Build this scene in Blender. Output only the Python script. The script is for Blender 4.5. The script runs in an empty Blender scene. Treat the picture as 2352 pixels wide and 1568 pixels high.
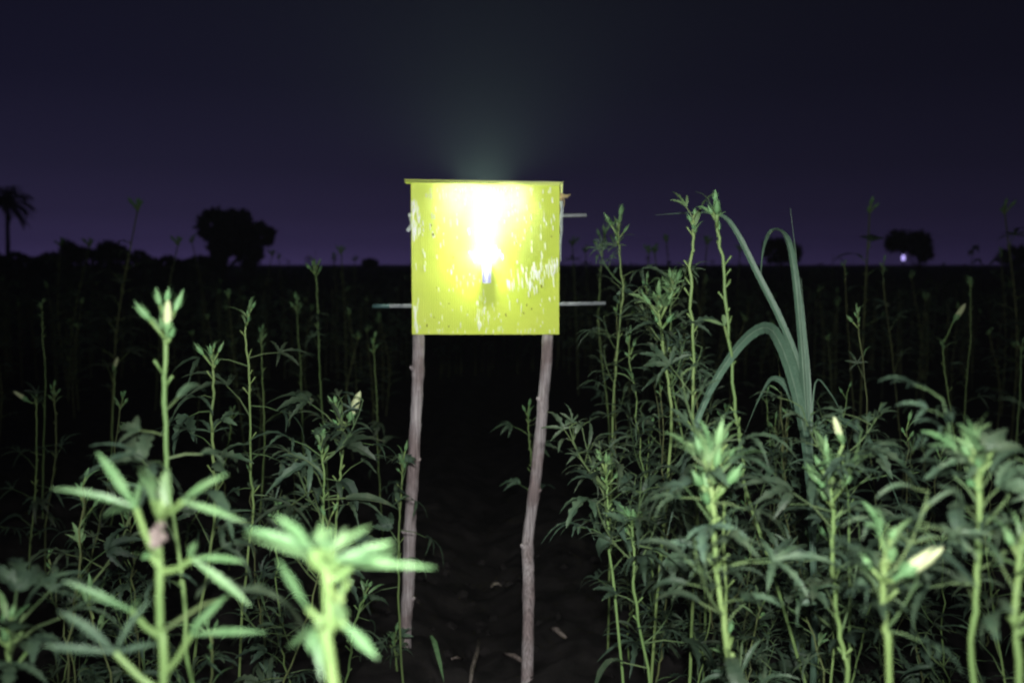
import bpy, math, random
from mathutils import Vector, Matrix, Euler

R = math.radians
rnd = random.Random(11)
sc = bpy.context.scene
COL = sc.collection

# ---------------------------------------------------------------- camera
FV = 2287.0            # focal length in units of the 2352 px wide view
CX, CY, HY = 1176.0, 784.0, 602.0
CAM = Vector((0, 0, 1.25))
PITCH = math.atan((CY - HY) / FV)
cam_d = bpy.data.cameras.new('camera')
cam_d.lens = 35.0
cam_d.sensor_width = 36.0
cam_d.clip_start = 0.02
cam_d.clip_end = 2000
cam_d.dof.use_dof = True
cam_d.dof.focus_distance = 2.3
cam_d.dof.aperture_fstop = 3.2
cam_d.dof.aperture_blades = 0
cam = bpy.data.objects.new('camera', cam_d)
cam.location = CAM
cam.rotation_euler = (R(90) - PITCH, 0, 0)
COL.objects.link(cam)
sc.camera = cam
sc.render.resolution_x, sc.render.resolution_y = 1024, 682

# ---------------------------------------------------------------- night sky
world = bpy.data.worlds.new('World')
sc.world = world
world.use_nodes = True
wn, wl = world.node_tree.nodes, world.node_tree.links
wn.clear()
wout = wn.new('ShaderNodeOutputWorld')
wbg = wn.new('ShaderNodeBackground')
wtc = wn.new('ShaderNodeTexCoord')
wsep = wn.new('ShaderNodeSeparateXYZ')
wramp = wn.new('ShaderNodeValToRGB')
wl.new(wtc.outputs['Generated'], wsep.inputs[0])
wl.new(wsep.outputs['Z'], wramp.inputs[0])
cr = wramp.color_ramp
cr.elements[0].position = 0.0
cr.elements[0].color = (0.060, 0.043, 0.132, 1)
cr.elements[1].position = 1.0
cr.elements[1].color = (0.0022, 0.0022, 0.0060, 1)
for p, c in ((0.018, (0.038, 0.028, 0.085)), (0.045, (0.0225, 0.0175, 0.050)), (0.09, (0.0135, 0.0115, 0.0315)),
             (0.17, (0.0070, 0.0063, 0.0185)), (0.28, (0.0040, 0.0038, 0.0115))):
    e = cr.elements.new(p)
    e.color = (*c, 1)
# town glow lies towards the left of the view, the right is darker
wmr = wn.new('ShaderNodeMapRange')
wmr.inputs['From Min'].default_value = -0.6
wmr.inputs['From Max'].default_value = 0.6
wmr.inputs['To Min'].default_value = 1.02
wmr.inputs['To Max'].default_value = 0.50
wmr.interpolation_type = 'SMOOTHSTEP'
wl.new(wsep.outputs['X'], wmr.inputs[0])
wl.new(wramp.outputs[0], wbg.inputs['Color'])
wl.new(wmr.outputs[0], wbg.inputs['Strength'])
wl.new(wbg.outputs[0], wout.inputs['Surface'])

# ---------------------------------------------------------------- the torch that lights the field from beside the photographer
torch_d = bpy.data.lights.new('torch', 'SPOT')
torch_d.energy = 315
torch_d.color = (0.98, 1.0, 0.95)
torch_d.spot_size = R(84)
torch_d.spot_blend = 1.0
torch_d.shadow_soft_size = 0.022
torch = bpy.data.objects.new('torch', torch_d)
torch.location = (0.02, -0.08, 1.38)
torch.rotation_euler = (Vector((0.12, 3.0, 0.95)) - torch.location).to_track_quat('-Z', 'Y').to_euler()
COL.objects.link(torch)

sc.view_settings.view_transform = 'Standard'
sc.view_settings.look = 'None'
sc.view_settings.exposure = 0.0
sc.view_settings.gamma = 1.0
sc.cycles.use_denoising = True
sc.cycles.filter_width = 2.2
sc.cycles.volume_bounces = 0
sc.cycles.max_bounces = 6
sc.cycles.transparent_max_bounces = 6
sc.cycles.sample_clamp_indirect = 2.0


def P(vx, vy, Y):
    """point at depth Y (metres in front of the camera) seen at view position vx, vy"""
    fwd = Vector((0, math.cos(PITCH), -math.sin(PITCH)))
    up = Vector((0, math.sin(PITCH), math.cos(PITCH)))
    d = fwd + Vector((1, 0, 0)) * ((vx - CX) / FV) + up * (-(vy - CY) / FV)
    return CAM + d * (Y / d.y)


# ---------------------------------------------------------------- materials
def new_mat(name):
    m = bpy.data.materials.new(name)
    m.use_nodes = True
    return m, m.node_tree.nodes, m.node_tree.links, m.node_tree.nodes['Principled BSDF']


def mottled(name, c1, c2, scale=30.0, rough=0.6, spec=0.3, stretch=None, bump=0.0, bscale=None, vary=0.0,
            translucent=0.0, tcol=None, detail=4, contrast=(0.35, 0.65)):
    m, n, l, b = new_mat(name)
    tc = n.new('ShaderNodeTexCoord')
    mp = n.new('ShaderNodeMapping')
    if stretch:
        mp.inputs['Scale'].default_value = stretch
    nz = n.new('ShaderNodeTexNoise')
    nz.inputs['Scale'].default_value = scale
    nz.inputs['Detail'].default_value = detail
    rp = n.new('ShaderNodeValToRGB')
    rp.color_ramp.elements[0].position, rp.color_ramp.elements[1].position = contrast
    rp.color_ramp.elements[0].color = (*c1, 1)
    rp.color_ramp.elements[1].color = (*c2, 1)
    l.new(tc.outputs['Object'], mp.inputs[0])
    l.new(mp.outputs[0], nz.inputs['Vector'])
    l.new(nz.outputs['Fac'], rp.inputs[0])
    col = rp.outputs[0]
    if vary:
        oi = n.new('ShaderNodeObjectInfo')
        mr = n.new('ShaderNodeMapRange')
        mr.inputs['To Min'].default_value = 1 - vary
        mr.inputs['To Max'].default_value = 1 + vary
        l.new(oi.outputs['Random'], mr.inputs[0])
        hs = n.new('ShaderNodeHueSaturation')
        l.new(col, hs.inputs['Color'])
        l.new(mr.outputs[0], hs.inputs['Value'])
        mr2 = n.new('ShaderNodeMapRange')
        mr2.inputs['To Min'].default_value = 0.5 - 0.07 * vary
        mr2.inputs['To Max'].default_value = 0.5 + 0.10 * vary
        wn_ = n.new('ShaderNodeTexWhiteNoise')
        wn_.noise_dimensions = '1D'
        l.new(oi.outputs['Random'], wn_.inputs['W'])
        l.new(wn_.outputs['Value'], mr2.inputs[0])
        l.new(mr2.outputs[0], hs.inputs['Hue'])
        col = hs.outputs[0]
    l.new(col, b.inputs['Base Color'])
    b.inputs['Roughness'].default_value = rough
    b.inputs['Specular IOR Level'].default_value = spec
    if bump:
        n2 = n.new('ShaderNodeTexNoise')
        n2.inputs['Scale'].default_value = bscale or scale * 3
        n2.inputs['Detail'].default_value = 3
        l.new(mp.outputs[0], n2.inputs['Vector'])
        bp = n.new('ShaderNodeBump')
        bp.inputs['Strength'].default_value = bump
        bp.inputs['Distance'].default_value = 0.004
        l.new(n2.outputs['Fac'], bp.inputs['Height'])
        l.new(bp.outputs[0], b.inputs['Normal'])
    if translucent:
        out = n['Material Output']
        tr = n.new('ShaderNodeBsdfTranslucent')
        if tcol:
            tr.inputs['Color'].default_value = (*tcol, 1)
        else:
            l.new(col, tr.inputs['Color'])
        mx = n.new('ShaderNodeMixShader')
        mx.inputs[0].default_value = translucent
        l.new(b.outputs[0], mx.inputs[1])
        l.new(tr.outputs[0], mx.inputs[2])
        l.new(mx.outputs[0], out.inputs['Surface'])
    return m


def emitter(name, col, strength):
    m, n, l, b = new_mat(name)
    b.inputs['Base Color'].default_value = (0.8, 0.8, 0.8, 1)
    b.inputs['Emission Color'].default_value = (*col, 1)
    b.inputs['Emission Strength'].default_value = strength
    return m


M = {}
M['leaf'] = mottled('leaf_green', (0.034, 0.062, 0.037), (0.062, 0.095, 0.056), 45, 0.55, 0.35, vary=0.45, translucent=0.22, bump=0.25)
M['young'] = mottled('young_leaf_green', (0.091, 0.168, 0.070), (0.132, 0.215, 0.100), 60, 0.5, 0.35, vary=0.2, translucent=0.2)
M['stem'] = mottled('stem_green', (0.098, 0.160, 0.052), (0.145, 0.212, 0.074), 40, 0.55, 0.3, stretch=(1, 1, .25), vary=0.15)
M['oldstem'] = mottled('shaded_stem', (0.052, 0.062, 0.028), (0.098, 0.118, 0.045), 40, 0.7, 0.2, stretch=(1, 1, .25), vary=0.2)  # darker copy of the stem green, deep shade among the plants put into colour
M['petiole'] = mottled('petiole_green', (0.055, 0.090, 0.038), (0.086, 0.128, 0.053), 40, 0.6, 0.25, vary=0.2)
M['bud'] = mottled('bud_green', (0.100, 0.205, 0.085), (0.140, 0.250, 0.110), 80, 0.55, 0.3, vary=0.15, translucent=0.1)
M['petal'] = mottled('petal_cream', (0.42, 0.48, 0.25), (0.56, 0.60, 0.38), 60, 0.5, 0.3, stretch=(1, 1, .2), translucent=0.25)
M['dry'] = mottled('dry_plant', (0.085, 0.068, 0.060), (0.190, 0.155, 0.145), 60, 0.85, 0.1, vary=0.3)
M['straw'] = mottled('straw', (0.35, 0.26, 0.13), (0.52, 0.42, 0.24), 90, 0.8, 0.15)
M['cane'] = mottled('cane_blade', (0.062, 0.118, 0.080), (0.090, 0.155, 0.108), 55, 0.5, 0.4, stretch=(8, 8, .35), translucent=0.2)
M['rib'] = mottled('blade_midrib', (0.11, 0.17, 0.12), (0.15, 0.21, 0.155), 50, 0.5, 0.3)
M['wood'] = mottled('weathered_wood', (0.19, 0.165, 0.172), (0.50, 0.45, 0.465), 70, 0.85, 0.15, stretch=(3.0, 3.0, 0.16), bump=0.6, bscale=120, contrast=(0.3, 0.7))
_n, _l = M['wood'].node_tree.nodes, M['wood'].node_tree.links
_b = _n['Principled BSDF']
_src = _b.inputs['Base Color'].links[0].from_socket
_tc = _n.new('ShaderNodeTexCoord')
_nz = _n.new('ShaderNodeTexNoise')
_nz.inputs['Scale'].default_value = 11
_nz.inputs['Detail'].default_value = 5
_rp = _n.new('ShaderNodeValToRGB')
_rp.color_ramp.elements[0].position, _rp.color_ramp.elements[1].position = .40, .62
_rp.color_ramp.elements[0].color = (.60, .53, .52, 1)
_rp.color_ramp.elements[1].color = (1, 1, 1, 1)
_mx = _n.new('ShaderNodeMix')
_mx.data_type = 'RGBA'
_mx.blend_type = 'MULTIPLY'
_mx.inputs[0].default_value = 1
_l.new(_tc.outputs['Object'], _nz.inputs['Vector'])
_l.new(_nz.outputs['Fac'], _rp.inputs[0])
_l.new(_src, _mx.inputs[6])
_l.new(_rp.outputs[0], _mx.inputs[7])
_l.new(_mx.outputs[2], _b.inputs['Base Color'])
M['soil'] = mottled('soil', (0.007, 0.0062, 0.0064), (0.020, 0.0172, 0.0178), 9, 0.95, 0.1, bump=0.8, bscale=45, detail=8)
M['sheet'] = mottled('yellow_sheet', (0.66, 0.80, 0.060), (0.72, 0.84, 0.080), 14, 0.42, 0.4, translucent=0.28, tcol=(0.86, 0.96, 0.34))
M['backskin'] = mottled('yellow_back_skin', (0.60, 0.76, 0.040), (0.66, 0.80, 0.055), 14, 0.42, 0.4, translucent=0.8, tcol=(0.84, 0.93, 0.30))
for nd in M['sheet'].node_tree.nodes:
    if nd.type == 'BSDF_PRINCIPLED':
        nd.inputs['Coat Weight'].default_value = 0.6
        nd.inputs['Coat Roughness'].default_value = 0.28
M['glue'] = mottled('glue_glint_white', (0.80, 0.84, 0.76), (0.9, 0.92, 0.88), 40, 0.25, 0.5, translucent=0.15)  # white colour stands in for highlights on the wet glue drips
M['insect'] = mottled('insect_brown', (0.14, 0.15, 0.03), (0.28, 0.28, 0.06), 60, 0.7, 0.2)
M['metal'] = mottled('grey_rod', (0.20, 0.22, 0.235), (0.33, 0.35, 0.37), 30, 0.5, 0.4)
M['teal'] = mottled('rod_teal_sleeve', (0.03, 0.07, 0.07), (0.05, 0.10, 0.10), 30, 0.5, 0.4)
M['plastic'] = mottled('lamp_plastic', (0.055, 0.06, 0.15), (0.09, 0.10, 0.21), 60, 0.35, 0.5)
M['tape'] = mottled('clear_tape', (0.33, 0.37, 0.38), (0.46, 0.50, 0.50), 60, 0.35, 0.5, translucent=0.3)
M['bark'] = mottled('bark', (0.03, 0.025, 0.02), (0.07, 0.06, 0.05), 6, 0.9, 0.1)
M['crown'] = mottled('tree_leaf', (0.030, 0.050, 0.022), (0.055, 0.085, 0.038), 3, 0.7, 0.2)
M['led'] = emitter('led_white', (0.85, 0.9, 1.0), 0.8)
M['backlight_tube'] = emitter('added_led_tube', (0.92, 1.0, 0.86), 200.0)  # for the unseen tube added behind the board
M['farlamp'] = emitter('far_lamp_violet', (0.50, 0.42, 1.0), 1.5)


# ---------------------------------------------------------------- mesh helpers
class MB:
    def __init__(self):
        self.v, self.f, self.mi = [], [], []

    def face(self, idx, m=0):
        self.f.append(idx)
        self.mi.append(m)

    def box(self, c, s, rot=None, m=0):
        c = Vector(c)
        i = len(self.v)
        for z in (-1, 1):
            for y in (-1, 1):
                for x in (-1, 1):
                    p = Vector((x * s[0] / 2, y * s[1] / 2, z * s[2] / 2))
                    if rot is not None:
                        p = rot @ p
                    self.v.append(c + p)
        for q in ((0, 2, 3, 1), (4, 5, 7, 6), (0, 1, 5, 4), (2, 6, 7, 3), (0, 4, 6, 2), (1, 3, 7, 5)):
            self.face(tuple(i + k for k in q), m)

    def tube(self, pts, rad, n=6, m=0, squash=None, jitter=None):
        pts = [Vector(p) for p in pts]
        i0 = len(self.v)
        for k, p in enumerate(pts):
            a, b = pts[max(k - 1, 0)], pts[min(k + 1, len(pts) - 1)]
            t = (b - a)
            t = t.normalized() if t.length > 1e-9 else Vector((0, 0, 1))
            ref = Vector((0, 1, 0)) if abs(t.y) < 0.9 else Vector((1, 0, 0))
            u = t.cross(ref).normalized()
            w = t.cross(u)
            r = rad[k] if isinstance(rad, (list, tuple)) else rad
            for s in range(n):
                an = 2 * math.pi * s / n
                rr = r * (1 + (jitter.uniform(-.06, .06) if jitter else 0))
                self.v.append(p + u * (math.cos(an) * rr) + w * (math.sin(an) * rr * (squash or 1)))
        for k in range(len(pts) - 1):
            for s in range(n):
                a = i0 + k * n + s
                b = i0 + k * n + (s + 1) % n
                self.face((a, b, b + n, a + n), m)
        self.face(tuple(i0 + s for s in reversed(range(n))), m)
        e = i0 + (len(pts) - 1) * n
        self.face(tuple(e + s for s in range(n)), m)

    def lobe(self, pts, width, up, fold=0.25, teeth=0.0, rg=None, m=0, prof=None, twist=0.0):
        """leaf blade along pts (list of Vectors): mid line plus two edges folded up"""
        i0 = len(self.v)
        n = len(pts)
        up = Vector(up)
        for k, p in enumerate(pts):
            a, b = pts[max(k - 1, 0)], pts[min(k + 1, n - 1)]
            t = (b - a).normalized()
            s = t.cross(up)
            s = s.normalized() if s.length > 1e-6 else Vector((1, 0, 0))
            nn = s.cross(t).normalized()
            if twist:
                q = Matrix.Rotation(twist * k / (n - 1), 3, t)
                s, nn = q @ s, q @ nn
            u = k / (n - 1)
            w = width * (prof(u) if prof else (math.sin(math.pi * min(1, 0.06 + 0.94 * u) ** 0.75) ** 0.8 if u < 1 else 0.02))
            if teeth and 0 < k < n - 1:
                w *= 1 + teeth * (1 if k % 2 else -1) * (rg.uniform(.2, 1.7) if rg else 1)
            w = max(w, width * 0.02)
            self.v += [p + s * (-w / 2) + nn * (fold * w / 2), p.copy(), p + s * (w / 2) + nn * (fold * w / 2)]
        for k in range(n - 1):
            a = i0 + 3 * k
            self.face((a, a + 1, a + 4, a + 3), m)
            self.face((a + 1, a + 2, a + 5, a + 4), m)

    def mesh(self, name, mats):
        me = bpy.data.meshes.new(name)
        me.from_pydata([tuple(v) for v in self.v], [], self.f)
        for mt in mats:
            me.materials.append(mt)
        if len(mats) > 1:
            me.polygons.foreach_set('material_index', self.mi)
        me.update()
        return me


def smooth(me):
    me.polygons.foreach_set('use_smooth', [True] * len(me.polygons))
    return me


def link(name, me, parent=None, loc=None, rot=None, scale=None):
    o = bpy.data.objects.new(name, me)
    COL.objects.link(o)
    if parent:
        o.parent = parent
    if loc is not None:
        o.location = loc
    if rot is not None:
        o.rotation_euler = rot
    if scale is not None:
        o.scale = (scale,) * 3 if isinstance(scale, (int, float)) else scale
    return o


def tag(o, label=None, cat=None, group=None, kind=None):
    if label:
        o['label'] = label
    if cat:
        o['category'] = cat
    if group:
        o['group'] = group
    if kind:
        o['kind'] = kind
    return o


def bez(a, b, c, n):
    a, b, c = Vector(a), Vector(b), Vector(c)
    return [(a * (1 - t) ** 2 + b * (2 * t * (1 - t)) + c * t * t) for t in (k / (n - 1) for k in range(n))]


def spline(pts, n):
    """Catmull-Rom through pts, n samples"""
    pts = [Vector(p) for p in pts]
    if len(pts) == 2:
        return [pts[0].lerp(pts[1], k / (n - 1)) for k in range(n)]
    q = [pts[0] * 2 - pts[1]] + pts + [pts[-1] * 2 - pts[-2]]
    seg = len(pts) - 1
    out = []
    for k in range(n):
        u = k / (n - 1) * seg
        i = min(int(u), seg - 1)
        t = u - i
        p0, p1, p2, p3 = q[i], q[i + 1], q[i + 2], q[i + 3]
        out.append(0.5 * (2 * p1 + (p2 - p0) * t + (2 * p0 - 5 * p1 + 4 * p2 - p3) * t * t + (3 * p1 - p0 - 3 * p2 + p3) * t ** 3))
    return out


# ================================================================= SETTING: ground
def hash_noise(x, y, s=1.0):
    def h(i, j):
        v = math.sin(i * 127.1 + j * 311.7 + 17.3 * s) * 43758.5453
        return v - math.floor(v)
    i, j = math.floor(x), math.floor(y)
    fx, fy = x - i, y - j
    fx, fy = fx * fx * (3 - 2 * fx), fy * fy * (3 - 2 * fy)
    return (h(i, j) * (1 - fx) + h(i + 1, j) * fx) * (1 - fy) + (h(i, j + 1) * (1 - fx) + h(i + 1, j + 1) * fx) * fy


def ground_z(x, y):
    if y > 14 or abs(x) > 9:
        return 0.0
    furrow = 0.045 * math.cos((x + 0.10) / 0.62 * 2 * math.pi)
    z = -furrow + 0.05 * (hash_noise(x * 4, y * 4) - .5) + 0.05 * (hash_noise(x * 13, y * 13, 2) - .5) + 0.025 * (hash_noise(x * 34, y * 34, 3) - .5)
    return z


def axis(lo, hi, fine0, fine1, step):
    a = []
    v = fine0
    while v <= fine1:
        a.append(v)
        v += step
    s = step
    v = fine0
    left = []
    while v > lo:
        s *= 1.35
        v -= s
        left.append(v)
    s = step
    v = fine1
    right = []
    while v < hi:
        s *= 1.35
        v += s
        right.append(v)
    return left[::-1] + a + right


g = MB()
xs, ys = axis(-380, 380, -2.4, 2.4, 0.035), axis(-20, 420, 1.2, 5.0, 0.035)
for y in ys:
    for x in xs:
        g.v.append(Vector((x, y, ground_z(x, y))))
nx = len(xs)
for j in range(len(ys) - 1):
    for i in range(nx - 1):
        a = j * nx + i
        g.face((a, a + 1, a + nx + 1, a + nx))
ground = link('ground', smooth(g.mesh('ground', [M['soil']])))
tag(ground, kind='structure')


# ================================================================= the lit trap
YB = 3.0
bl, br = P(945, 600, YB).x, P(1285, 600, YB).x
bt, bb = P(1115, 420, YB).z, P(1115, 768, YB).z
BW, BH = br - bl, bt - bb
BX = (bl + br) / 2
trap = link('sticky_trap_board', None, None, (BX, YB, bb))
tag(trap, 'bright yellow-green corrugated plastic sticky trap board glowing between two sticks', 'trap')
m = MB()
ribs = 84
cols = ribs * 4 + 1
rows = 9
for j in range(rows):
    for i in range(cols):
        x = -BW / 2 + BW * i / (cols - 1)
        z = BH * j / (rows - 1)
        yy = -0.0005 * (0.5 - 0.5 * math.cos(2 * math.pi * i / 4)) + 0.004 * math.sin(x * 7 + 1) * math.sin(z * 6)
        m.v.append(Vector((x, yy, z)))
for j in range(rows - 1):
    for i in range(cols - 1):
        a = j * cols + i
        m.face((a, a + 1, a + cols + 1, a + cols))
link('front_sheet', m.mesh('front_sheet', [M['sheet']]), trap)
m = MB()     # flute walls
for i in range(0, ribs + 1):
    x = -BW / 2 + BW * i / ribs
    x = min(max(x, -BW / 2 + .0004), BW / 2 - .0004)
    m.box((x, 0.0042, BH / 2), (0.0007, 0.0048, BH - .004))
link('flute_wall', m.mesh('flute_wall', [M['backskin']]), trap)
# roof sheet seen edge-on, its open flutes towards the viewer
m = MB()
rl, rr = P(932, 600, YB).x - BX, P(1292, 600, YB).x - BX
zl, zr = P(932, 413, YB).z - bb, P(1292, 419, YB).z - bb
ang = math.atan2(zr - zl, rr - rl)
rt = Matrix.Rotation(-ang, 3, 'Y')
cz = (zl + zr) / 2
m.box((( rl + rr) / 2, 0.0145, cz), (rr - rl, 0.055, 0.0012), rt)
m.box(((rl + rr) / 2, 0.0145, cz - 0.0085), (rr - rl, 0.055, 0.0012), rt)
nf = 70
for i in range(nf + 1):
    u = i / nf
    m.box((rl + .002 + (rr - rl - .004) * u, 0.0145, zl + (zr - zl) * u - 0.0042), (0.0016, 0.053, 0.0066), rt)
link('roof_sheet', m.mesh('roof_sheet', [M['sheet']]), trap)
m = MB()    # folded corner flap at the right of the roof
m.box((rr - 0.004, -0.01, zr - 0.018), (0.005, 0.012, 0.026))
link('corner_flap', m.mesh('corner_flap', [M['sheet']]), trap)

# glue drips, their wet highlights painted white
m = MB()
rg = random.Random(5)


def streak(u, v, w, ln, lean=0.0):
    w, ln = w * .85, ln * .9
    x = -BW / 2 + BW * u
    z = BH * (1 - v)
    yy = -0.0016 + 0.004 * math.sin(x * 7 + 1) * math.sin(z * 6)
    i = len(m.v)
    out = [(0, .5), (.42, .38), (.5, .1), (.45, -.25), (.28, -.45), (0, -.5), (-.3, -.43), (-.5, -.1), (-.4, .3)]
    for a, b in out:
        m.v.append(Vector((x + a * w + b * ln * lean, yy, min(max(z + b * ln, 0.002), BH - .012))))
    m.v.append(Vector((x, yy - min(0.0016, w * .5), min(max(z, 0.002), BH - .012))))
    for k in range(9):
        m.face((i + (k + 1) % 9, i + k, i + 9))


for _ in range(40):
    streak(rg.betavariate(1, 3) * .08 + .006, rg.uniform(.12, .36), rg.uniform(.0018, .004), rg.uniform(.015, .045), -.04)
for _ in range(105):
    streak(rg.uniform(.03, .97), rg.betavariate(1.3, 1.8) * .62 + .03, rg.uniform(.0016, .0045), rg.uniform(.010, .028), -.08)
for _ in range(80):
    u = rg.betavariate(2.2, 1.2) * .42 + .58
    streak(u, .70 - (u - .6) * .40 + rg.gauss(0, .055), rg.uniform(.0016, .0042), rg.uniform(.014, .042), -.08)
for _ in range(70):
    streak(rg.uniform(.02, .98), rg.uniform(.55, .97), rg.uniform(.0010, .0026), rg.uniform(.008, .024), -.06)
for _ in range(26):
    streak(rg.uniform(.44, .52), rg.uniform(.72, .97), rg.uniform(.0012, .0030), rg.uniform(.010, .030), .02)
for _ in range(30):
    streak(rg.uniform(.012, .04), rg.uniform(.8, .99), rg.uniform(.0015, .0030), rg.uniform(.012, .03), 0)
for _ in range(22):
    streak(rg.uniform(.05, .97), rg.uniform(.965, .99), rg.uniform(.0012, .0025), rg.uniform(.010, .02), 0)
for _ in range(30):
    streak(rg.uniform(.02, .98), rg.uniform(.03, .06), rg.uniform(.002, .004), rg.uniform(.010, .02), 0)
o = link('glue_glint', smooth(m.mesh('glue_glint', [M['glue']])), trap)
tag(o, 'glue drips painted white for their wet highlights', kind='stuff')
m = MB()
for _ in range(26):
    u, v = rg.uniform(.03, .97), rg.betavariate(2.2, 1.2) * .94 + .03
    x, z = -BW / 2 + BW * u, BH * (1 - v)
    yy = -0.0022 + 0.004 * math.sin(x * 7 + 1) * math.sin(z * 6)
    h = rg.uniform(.0018, .0055)
    w = h * rg.uniform(.3, .55)
    q = rg.uniform(-.4, .4)
    m.tube([(x - q * h, yy, z - h), (x - q * h * .4, yy - .001, z - h * .3), (x + q * h * .3, yy - .001, z + h * .4), (x + q * h, yy, z + h)],
           [w * .3, w, w * .9, w * .3], 5, squash=.6)
o = link('insect_speck', m.mesh('insect_speck', [M['insect']]), trap)
tag(o, 'small dark insects caught in the glue', kind='stuff')

# lamp on the front of the board: clear housing with glowing head above
lp = P(1118, 629, YB)
lamp = link('led_lamp', None, None, (lp.x, YB - 0.012, lp.z))
tag(lamp, 'small upright lamp with dark blue rails glaring white at centre of yellow board', 'lamp')
m = MB()
m.box((0, 0.006, 0), (0.024, 0.004, 0.056))
m.box((0, -0.004, -0.0265), (0.024, 0.016, 0.003))
link('housing', m.mesh('housing', [M['tape']]), lamp)
for s, w in ((-1, .0075), (1, .0085)):
    m = MB()
    m.box((s * 0.0085, -0.005, 0.001), (w * 1.15, 0.016, 0.052))
    link('rail', m.mesh('rail', [M['plastic']]), lamp)
m = MB()
m.tube([(0, -.006, -.023), (0, -.006, .026)], .0026, 10)
link('tube', smooth(m.mesh('tube', [M['led']])), lamp)
ld = bpy.data.lights.new('lamp_glow', 'POINT')
ld.energy = 2.4
ld.color = (.97, 1, .90)
ld.shadow_soft_size = .012
lo = link('lamp_glow', ld, lamp, (-.004, -.035, .055))
# unseen tube lamp added behind the top of the board, lights the sheet from behind and the air above it
tp = P(1108, 452, YB)
tl = link('added_tube_lamp', None, None, (tp.x, YB + .085, tp.z))
tag(tl, 'unseen white tube lamp added behind the top of the yellow board', 'lamp')
m = MB()
m.tube([(-.125, 0, 0), (.135, 0, 0)], .010, 12)
link('tube', smooth(m.mesh('tube', [M['backlight_tube']])), tl)
ud = bpy.data.lights.new('added_halo_light', 'AREA')  # upward light added for the halo above the board
ud.shape = 'RECTANGLE'
ud.size, ud.size_y = .15, .02
ud.energy = 88
ud.color = (.62, 1, .70)
link('added_halo_light', ud, tl, (0, .015, .047), (R(180), 0, 0))
vp = P(1112, 602, YB)
cl = link('added_cup_lamp', None, None, (vp.x, YB + .075, vp.z))  # unseen lamp added behind the board for the wedge of light on it
tag(cl, 'small unseen cup-shaped lamp added behind the middle of yellow board, shining upward', 'lamp')
m = MB()
m.tube([(0, 0, -.07), (0, 0, -.03), (0, 0, -.01), (0, 0, 0)], [.010, .012, .020, .022], 12)
link('body', smooth(m.mesh('body', [M['plastic']])), cl)
m = MB()
m.tube([(0, 0, .001), (0, 0, .004)], .018, 12)
link('lens', m.mesh('lens', [M['led']]), cl)
vd = bpy.data.lights.new('added_cup_beam', 'SPOT')
vd.energy = 11
vd.color = (.97, 1, .86)
vd.spot_size = R(150)
vd.spot_blend = 1.0
vd.shadow_soft_size = .03
link('added_cup_beam', vd, cl, (0, 0, .035), (R(180 + 8), 0, 0))
for s in (-.133, .143):
    m = MB()
    m.tube([(s - .009, 0, 0), (s + .009, 0, 0)], .0125, 12)
    link('end_cap', smooth(m.mesh('end_cap', [M['plastic']])), tl)
for s in (-.10, .11):
    m = MB()
    m.tube([(s, 0, .009), (s, -.002, .03)], .0012, 6)
    link('hanger', m.mesh('hanger', [M['metal']]), tl)

# ---------------------------------------------------------------- posts
def post(path, r, label, seed):
    rg = random.Random(seed)
    pts = spline(path, 60)
    base = Vector((pts[-1].x, pts[-1].y, 0))
    root = link('wooden_post', None, None, base)
    tag(root, label, 'post', 'sticks holding up the yellow board')
    L = len(pts)
    nodes = []
    u = 0.05
    while u < 1:
        nodes.append(u)
        u += rg.uniform(.13, .24)
    rad = []
    ph = rg.uniform(0, 6)
    for k in range(L):
        u = k / (L - 1)
        rr = r * (0.94 + .10 * u + .03 * math.sin(u * 23 + ph))
        for q in nodes:
            rr += r * .14 * math.exp(-((u - q) / .012) ** 2)
        rad.append(rr)
    m = MB()
    m.tube([p - base for p in pts], rad, 14, jitter=rg)
    link('pole', smooth(m.mesh('pole', [M['wood']])), root)
    for q in nodes[1:-1]:
        k = int(q * (L - 1))
        p = pts[k] - base
        s = rg.choice((-1, 1))
        m = MB()
        m.tube([p, p + Vector((s * rad[k] * .9, -rad[k] * .5, .004)), p + Vector((s * rad[k] * 1.15, -rad[k] * .55, .010))],
               [rad[k] * .5, rad[k] * .35, rad[k] * .2], 8)
        link('knot', smooth(m.mesh('knot', [M['wood']])), root)
    return root


YP = 3.05
post([P(958, 425, YP), P(961, 770, YP), P(958, 900, YP), P(951, 1030, YP), P(946, 1130, YP), P(941, 1220, YP), P(938, 1350, YP), P(931, 1450, YP), P(930, 1580, YP)],
     .0188, 'grey weathered stick holding the left side of the yellow board, half behind green leaf tips', 1)
post([P(1262, 425, YP), P(1258, 770, YP), P(1249, 900, YP), P(1240, 1010, YP), P(1228, 1120, YP), P(1213, 1240, YP), P(1214, 1330, YP - .05), P(1213, 1450, YP - .1), P(1210, 1600, YP - .16)],
     .0178, 'grey weathered stick holding the right side of the yellow board, bent at its knot', 2)

# ---------------------------------------------------------------- rods through the trap
def rod(a, b, label, sleeve=False):
    root = link('thin_rod', None, None, a)
    tag(root, label, 'rod', 'thin rods crossing behind the yellow board')
    m = MB()
    d = b - a
    m.tube([Vector(), d * .3 + Vector((0, 0, -.002)), d * .7 + Vector((0, 0, -.002)), d], .0062, 8)
    link('bar', smooth(m.mesh('bar', [M['metal']])), root)
    if sleeve:
        m = MB()
        m.tube([d * -.012, d * .062], .0068, 8)
        link('sleeve', smooth(m.mesh('sleeve', [M['teal']])), root)


rod(P(862, 703, 3.1), P(1391, 696, 3.1), 'long thin grey rod sticking out both sides low behind the board', True)
rod(P(938, 497, 3.1), P(1347, 494, 3.1), 'thin grey rod poking out right of the board near its top')

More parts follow.
